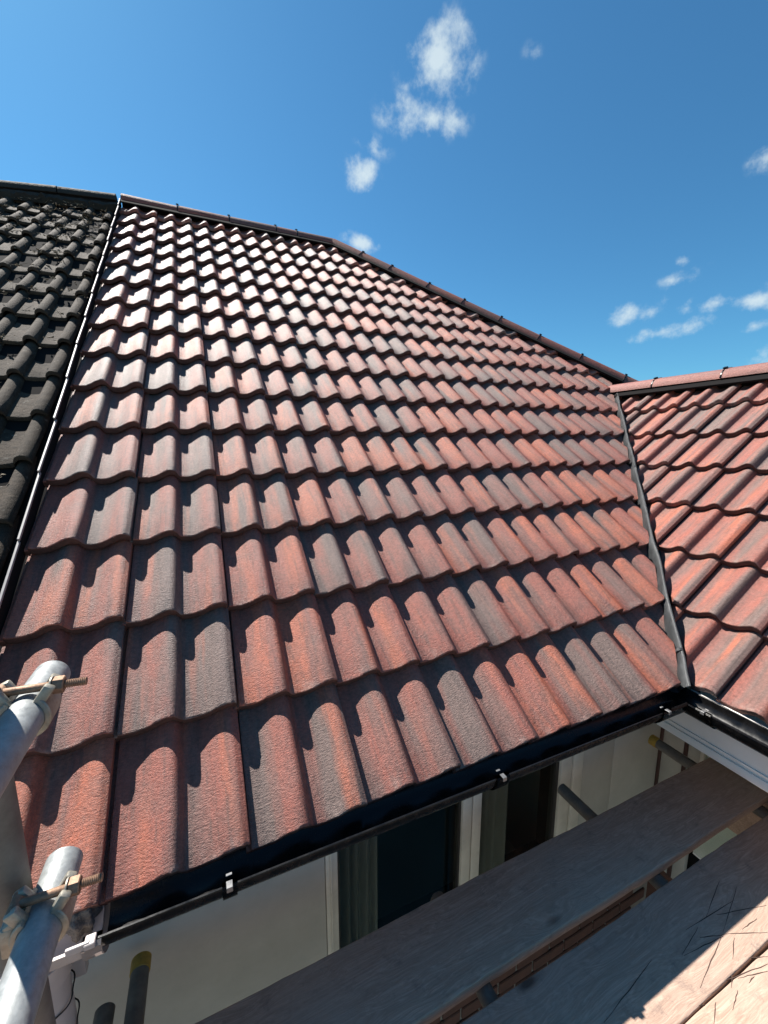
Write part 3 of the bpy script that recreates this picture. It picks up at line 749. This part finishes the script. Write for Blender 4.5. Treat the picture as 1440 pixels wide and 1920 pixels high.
# neighbour's wall, fascia, white gutter end and downpipe
box('wall', (-1.75, WY, GZ), (-.302, WY+.25, -.22), M_CREAM, nb, 0)
box('fascia_board', (-1.75, .058, -.235), (.247, .078, -.045), M_OLDWHITE, nb)
def old_gutter():
    prof = [(.056 - .056*math.cos(math.pi*i/12), -.055*math.sin(math.pi*i/12)) for i in range(13)] + [(.114, .004), (.108, .004)] + [(.056 - .052*math.cos(math.pi*i/12), -.051*math.sin(math.pi*i/12)) for i in range(12, -1, -1)]
    bm = bmesh.new(); rows = [[bm.verts.new((x, .052-wv, -.028+z)) for wv, z in prof] for x in (-1.75, .300)]
    k = len(prof)
    for i in range(k): bm.faces.new((rows[0][i], rows[0][(i+1) % k], rows[1][(i+1) % k], rows[1][i]))
    bm.faces.new(rows[0][::-1]); bm.faces.new(rows[1])
    g = bm_to('old_gutter', bm, M_OLDWHITE, nb, 35)
    # joint bracket where white meets black
    pf = [(.056 - .0615*math.cos(math.pi*i/14), -.0605*math.sin(math.pi*i/14)) for i in range(15)] + [(.120, .005), (.114, .012), (.098, .012), (.098, .008)]
    bm = bmesh.new(); rows = [[bm.verts.new((x, .052-wv, -.028+z)) for wv, z in pf] for x in (.285, .318)]
    for i in range(len(pf)-1): bm.faces.new((rows[0][i], rows[0][i+1], rows[1][i+1], rows[1][i]))
    bmesh.ops.solidify(bm, geom=bm.faces[:], thickness=.004)
    bm_to('gutter_union', bm, M_OLDWHITE, g, 35)
    bm = bmesh.new(); box_bm((.291, -.071, -.022), (.309, -.050, -.010), .0015, 1, bm); box_bm((.262, -.068, -.022), (.300, -.062, -.008), .001, 1, bm)
    bm_to('union_clip', bm, M_OLDWHITE, g)
    bm = bmesh.new(); add_tube(bm, (.205, .0, -.082), (.205, .0, -.13), .040, 32); bm_to('gutter_outlet', bm, M_OLDWHITE, g, 35)
    d = tube('downpipe', (.205, .0, -.131), (.205, .0, GZ), .034, M_OLDWHITE, nb, 32)
    return d
old_gutter()
# lump of mortar at the foot of the old verge
bm = bmesh.new(); bmesh.ops.create_icosphere(bm, subdivisions=4, radius=1.0)
for v in bm.verts:
    q = Vector(v.co); s = 1 + .16*math.sin(q.x*7+q.y*5) + .12*math.sin(q.z*9+q.x*4) + rt.gauss(0, .03)
    v.co = Vector((q.x*.030*s + .262, q.y*.03*s + .026, q.z*.036*s - .045))
bm_to('mortar_lump', bm, M_MORTAR, nb, 60)
# wire looped round the downpipe
def wire():
    pts = []
    for i in range(90):
        t = i/89; a = -2.4 + t*2*math.pi*2.2
        pts.append((.205 + (.0362+.004*math.sin(3*a)**2)*math.cos(a), (.0362+.004*math.sin(3*a)**2)*math.sin(a), -.15 - .17*t + .03*math.sin(a)))
    pts += [(.248, .012, -.36), (.252, .016, -.42), (.250, .012, -.50)]
    o = curve_tube('wire', pts, .0014, M_WIRE); tag(o, 'thin black wire looped loosely round the white downpipe', 'wire')
wire()

# ------------------------------------------------------------------ scaffold
sc = empty('scaffold', (0.255, -.22, GZ)); tag(sc, 'galvanised tube scaffold with rusty bolted couplers along the eaves', 'scaffold')
OFF = Matrix.Translation((-.255, .22, -GZ))
def S(o): o.matrix_basis = OFF; return o
TR = .02415
SX, SY = .264, -.205
S(tube('standard', (SX, SY, GZ), (SX, SY, .95), TR, M_DIRTYGALV, sc, 36, .0205))
for x, y in ((SX, -1.42), (2.62, -1.42), (3.0, -3.0)):
    if x < 2.9: S(tube('standard', (x, y, GZ), (x, y, .55), TR, M_DIRTYGALV, sc, 24, .0205))
RAILX = SX + 2*TR + .004
r1a, r1b = Vector((RAILX, -.105, .566)), Vector((RAILX-.004, -1.75, .560))
r2a, r2b = Vector((RAILX+.006, -.180, .292)), Vector((RAILX-.008, -1.75, .270))
S(tube('guard_rail', r1a, r1b, TR, M_GALV, sc, 40, .0205))
S(tube('guard_rail', r2a, r2b, TR, M_GALV, sc, 40, .0205))
BZ = -.52
TZ = BZ - .038 - TR - .001
for i, (x, ye) in enumerate(((.293, .305), (1.185, .10), (1.925, .255), (2.60, .285))):
    t = S(tube('transom', (x, ye-.001, TZ), (x, -1.52, TZ), TR, M_DIRTYGALV, sc, 28, .0205))
    if i in (0, 3):
        bm = add_tube(bmesh.new(), (x, ye+.006, TZ), (x, ye-.030, TZ), TR+.0025, 28)
        bm_to('end_cap', bm, M_YELLOW, t, 35)
t = S(tube('transom', (.215, .232, TZ-.012), (.215, -1.50, TZ-.012), TR, M_DIRTYGALV, sc, 28, .0205))
bm = add_tube(bmesh.new(), (.215, .236, TZ-.012), (.215, .2335, TZ-.012), .013, 20); bm_to('end_plug', bm, M_YELLOW, t, 35)
S(tube('ledger', (-.6, -1.42 + 2*TR + .002, TZ - 2*TR - .002), (2.75, -1.42 + 2*TR + .002, TZ - 2*TR - .002), TR, M_DIRTYGALV, sc, 24, .0205))
S(tube('ledger', (-.6, SY - 2*TR - .002, TZ - 2*TR - .014), (2.75, SY - 2*TR - .002, TZ - 2*TR - .014), TR, M_DIRTYGALV, sc, 24, .0205))
def coupler(p, d, ang):
    """swivel/double coupler half clamped round a rail at p (axis d): strap, hinge lug, swing bolt with hex nut"""
    p = Vector(p); d = Vector(d).normalized(); x = Vector((0,0,1)).cross(d).normalized(); z = d.cross(x)
    M = Matrix.Identity(4)
    for i in range(3): M[i][0] = x[i]; M[i][1] = d[i]; M[i][2] = z[i]; M[i][3] = p[i]
    sgn = 1 if x.x > 0 else -1
    M = OFF @ M @ Matrix.Rotation(ang*sgn, 4, 'Y')
    if sgn < 0: M = M @ Matrix.Rotation(math.pi, 4, 'Z')
    # local: +x away from the standard, y along the rail, z up
    bm = bmesh.new(); ri, ro = TR+.0006, TR+.0075; n = 30; w0 = .025
    def arc(a0, a1, ri, ro, w, taper=0):
        rows = []
        for i in range(n+1):
            t = i/n; a = math.radians(a0 + (a1-a0)*t); ww = w*(1 - taper*abs(2*t-1)**3)
            c, s = math.cos(a), math.sin(a)
            rows.append([bm.verts.new((r*c, y, r*s)) for r, y in ((ri, -ww), (ro-.0015, -ww), (ro, -ww+.0015), (ro, ww-.0015), (ro-.0015, ww), (ri, ww))])
        for u, v in zip(rows, rows[1:]):
            for k in range(6): bm.faces.new((u[k], u[(k+1) % 6], v[(k+1) % 6], v[k]))
        bm.faces.new(rows[0][::-1]); bm.faces.new(rows[-1])
    arc(125, 262, ri, ro, w0)                     # saddle against the standard
    arc(-84, 58, ri, ro, w0*.92, .22)             # hinged cap on the open side
    def lug(c, s, ang=0, bev=.003):
        q = box_bm((-s[0]/2, -s[1]/2, -s[2]/2), (s[0]/2, s[1]/2, s[2]/2), bev); q.transform(Matrix.Translation(c) @ Matrix.Rotation(ang, 4, 'Y'))
        t = bpy.data.meshes.new('t'); q.to_mesh(t); q.free(); bm.from_mesh(t); bpy.data.meshes.remove(t)
    # fork ears carrying the bolt, above the tube
    for s in (-1, 1):
        lug((.0225, s*.0135, .0280), (.014, .011, .028), .55); lug((-.0245, s*.0135, .0260), (.016, .011, .028), -.5)
    lug((-.036, 0, -.006), (.016, .036, .044)); lug((-.0315, 0, .014), (.013, .034, .016), -.6)
    add_tube(bm, (0, -.022, -TR-.008), (0, .022, -TR-.008), .006, 14)
    o = bm_to('coupler', bm, M_COUPLER, sc, 40, M)
    # bolt
    bm = bmesh.new(); z0 = .0325
    add_tube(bm, (-.030, 0, z0-.001), (.0335, 0, z0), .0056, 18)
    add_tube(bm, (-.030, -.015, z0-.001), (-.030, .015, z0-.001), .0072, 16)
    nseg, x0, x1 = 16, .0335, .0680                # threaded end: fine ridges
    last = None
    for i in range(nseg*2+1):
        xx = x0 + (x1-x0)*i/(nseg*2); rr = .0058 if i % 2 else .0048
        ring = [bm.verts.new((xx, rr*math.cos(2*math.pi*k/16), z0 + rr*math.sin(2*math.pi*k/16))) for k in range(16)]
        if last:
            for k in range(16): bm.faces.new((last[k], last[(k+1) % 16], ring[(k+1) % 16], ring[k]))
        last = ring
    bm.faces.new(last)
    bm_to('bolt', bm, M_RUST, o, 50)
    bm = bmesh.new(); add_tube(bm, (.0285, 0, z0), (.0420, 0, z0), .0118, 6, bev=.0012); bm_to('nut', bm, M_RUST, o, 30)
    bm = bmesh.new(); add_tube(bm, (.0258, 0, z0), (.0283, 0, z0), .0125, 20, bev=.0004); bm_to('washer', bm, M_COUPLER, o, 30)
coupler(r1a + (r1b-r1a)*(.098/1.645), r1b-r1a, math.radians(4))
coupler(r2a + (r2b-r2a)*(.082/1.57), r2b-r2a, math.radians(2))

# boards
def board(y0, y1, x0, x1, label, z=BZ, cuts=()):
    o = empty_board = None
    bm = box_bm((x0, y0, z-.038), (x1, y1, z), 0)
    long = [e for e in bm.edges if abs((e.verts[0].co-e.verts[1].co).x) > .5]
    bmesh.ops.subdivide_edges(bm, edges=long, cuts=60)
    rbd = random.Random(int(abs(y0)*1000))
    for v in bm.verts:
        v.co.y += .0016*math.sin(v.co.x*6.1+y0*40) + rbd.gauss(0,.0005); v.co.z += .0022*math.sin(v.co.x*2.3+y0*9)
    sharp = [e for e in bm.edges if len(e.link_faces) == 2 and e.calc_face_angle(0) > 1.0]
    bmesh.ops.bevel(bm, geom=sharp, offset=.004, segments=3, affect='EDGES', profile=.5)
    b = bm_to('scaffold_board', bm, M_WOOD, None, 40); tag(b, label, 'board', 'scaffold boards')
    return b
rows = [(-.168, .057), (-.440, -.216), (-.672, -.4465), (-.9035, -.678), (-1.135, -.9095), (-1.366, -1.141)]
labs = ['shaded timber scaffold board nearest the window and gutter', 'second timber scaffold board from the window, half shaded, with saw scratches', 'sunlit timber scaffold board at the bottom right corner, third from the window',
        'timber scaffold board fourth from the window', 'timber scaffold board fifth from the window', 'outermost timber scaffold board']
boards = []
for i, ((y0, y1), lb) in enumerate(zip(rows, labs)):
    boards.append(board(y0, y1, (.02 if i == 0 else -.55), (2.655 if i == 0 else 2.70), lb))
# saw cuts scored across the second and third board
def cut(b, px0, px1, wd=.0010):
    P = []
    for x, y in (px0, px1):
        d = ray(x, y); t = (BZ + .0012 - CAM.z)/d.z; P.append(CAM + d*t)
    a, c = P; d = (c-a); L = d.length; d.normalize(); s = Vector((-d.y, d.x, 0))
    V = []; n = 6
    for i in range(n+1):
        t = i/n; ww = wd*(.35 + .65*math.sin(math.pi*min(1, t*1.15)))*rt.uniform(.7, 1.2); p = a + d*(L*t) + s*rt.gauss(0, .0006)
        zz = BZ + .0022*math.sin(p.x*2.3+(b*1.0)*9)
        V += [(p.x - s.x*ww, p.y - s.y*ww, zz+.0006), (p.x + s.x*ww, p.y + s.y*ww, zz+.0006)]
    k = len(V)
    V += [(x, y, z-.003) for x, y, z in V]
    F = [(2*i, 2*i+1, 2*i+3, 2*i+2) for i in range(n)] + [(2*i, 2*i+2, k+2*i+2, k+2*i) for i in range(n)] + [(2*i+1, k+2*i+1, k+2*i+3, 2*i+3) for i in range(n)]
    return V, F
def zoomp(x, y): return (900 + x/2.667, 1480 + y/2.667)
for bi, segs in ((1, [((1195,460),(1130,640)),((1285,490),(1215,715)),((1185,628),(1430,580)),((1100,742),(1230,722)),((1260,560),(1030,700)),((1215,735),(1020,830)),((860,850),(620,1165)),((1090,690),(1010,830)),((1205,740),(1100,990)),((1230,722),(1438,716)),((1385,648),(1310,700)),((1270,740),(1265,850))]),
                 (2, [((1220,845),(1290,846)),((1310,838),(1440,832)),((1440,866),(1190,970)),((1260,900),(1258,990)),((1440,905),(1290,940)),((1180,1060),(1170,1170)),((1040,1085),(1125,1075)),((1290,1000),(1265,1100)),((1372,930),(1345,965))])):
    for s0, s1 in segs:
        V, F = cut(rows[bi][0], zoomp(*s0), zoomp(*s1))
        mk('saw_cut', V, F, M_CUT, boards[bi])
# short grey board standing on edge past the end of the first board
kb = bm_to('toe_board', box_bm((2.668, -.36, BZ-.30), (2.690, .05, BZ-.008), .003), M_WOOD, None, 40)
tag(kb, 'upright dark timber toe board behind the end of the nearest scaffold board', 'board')
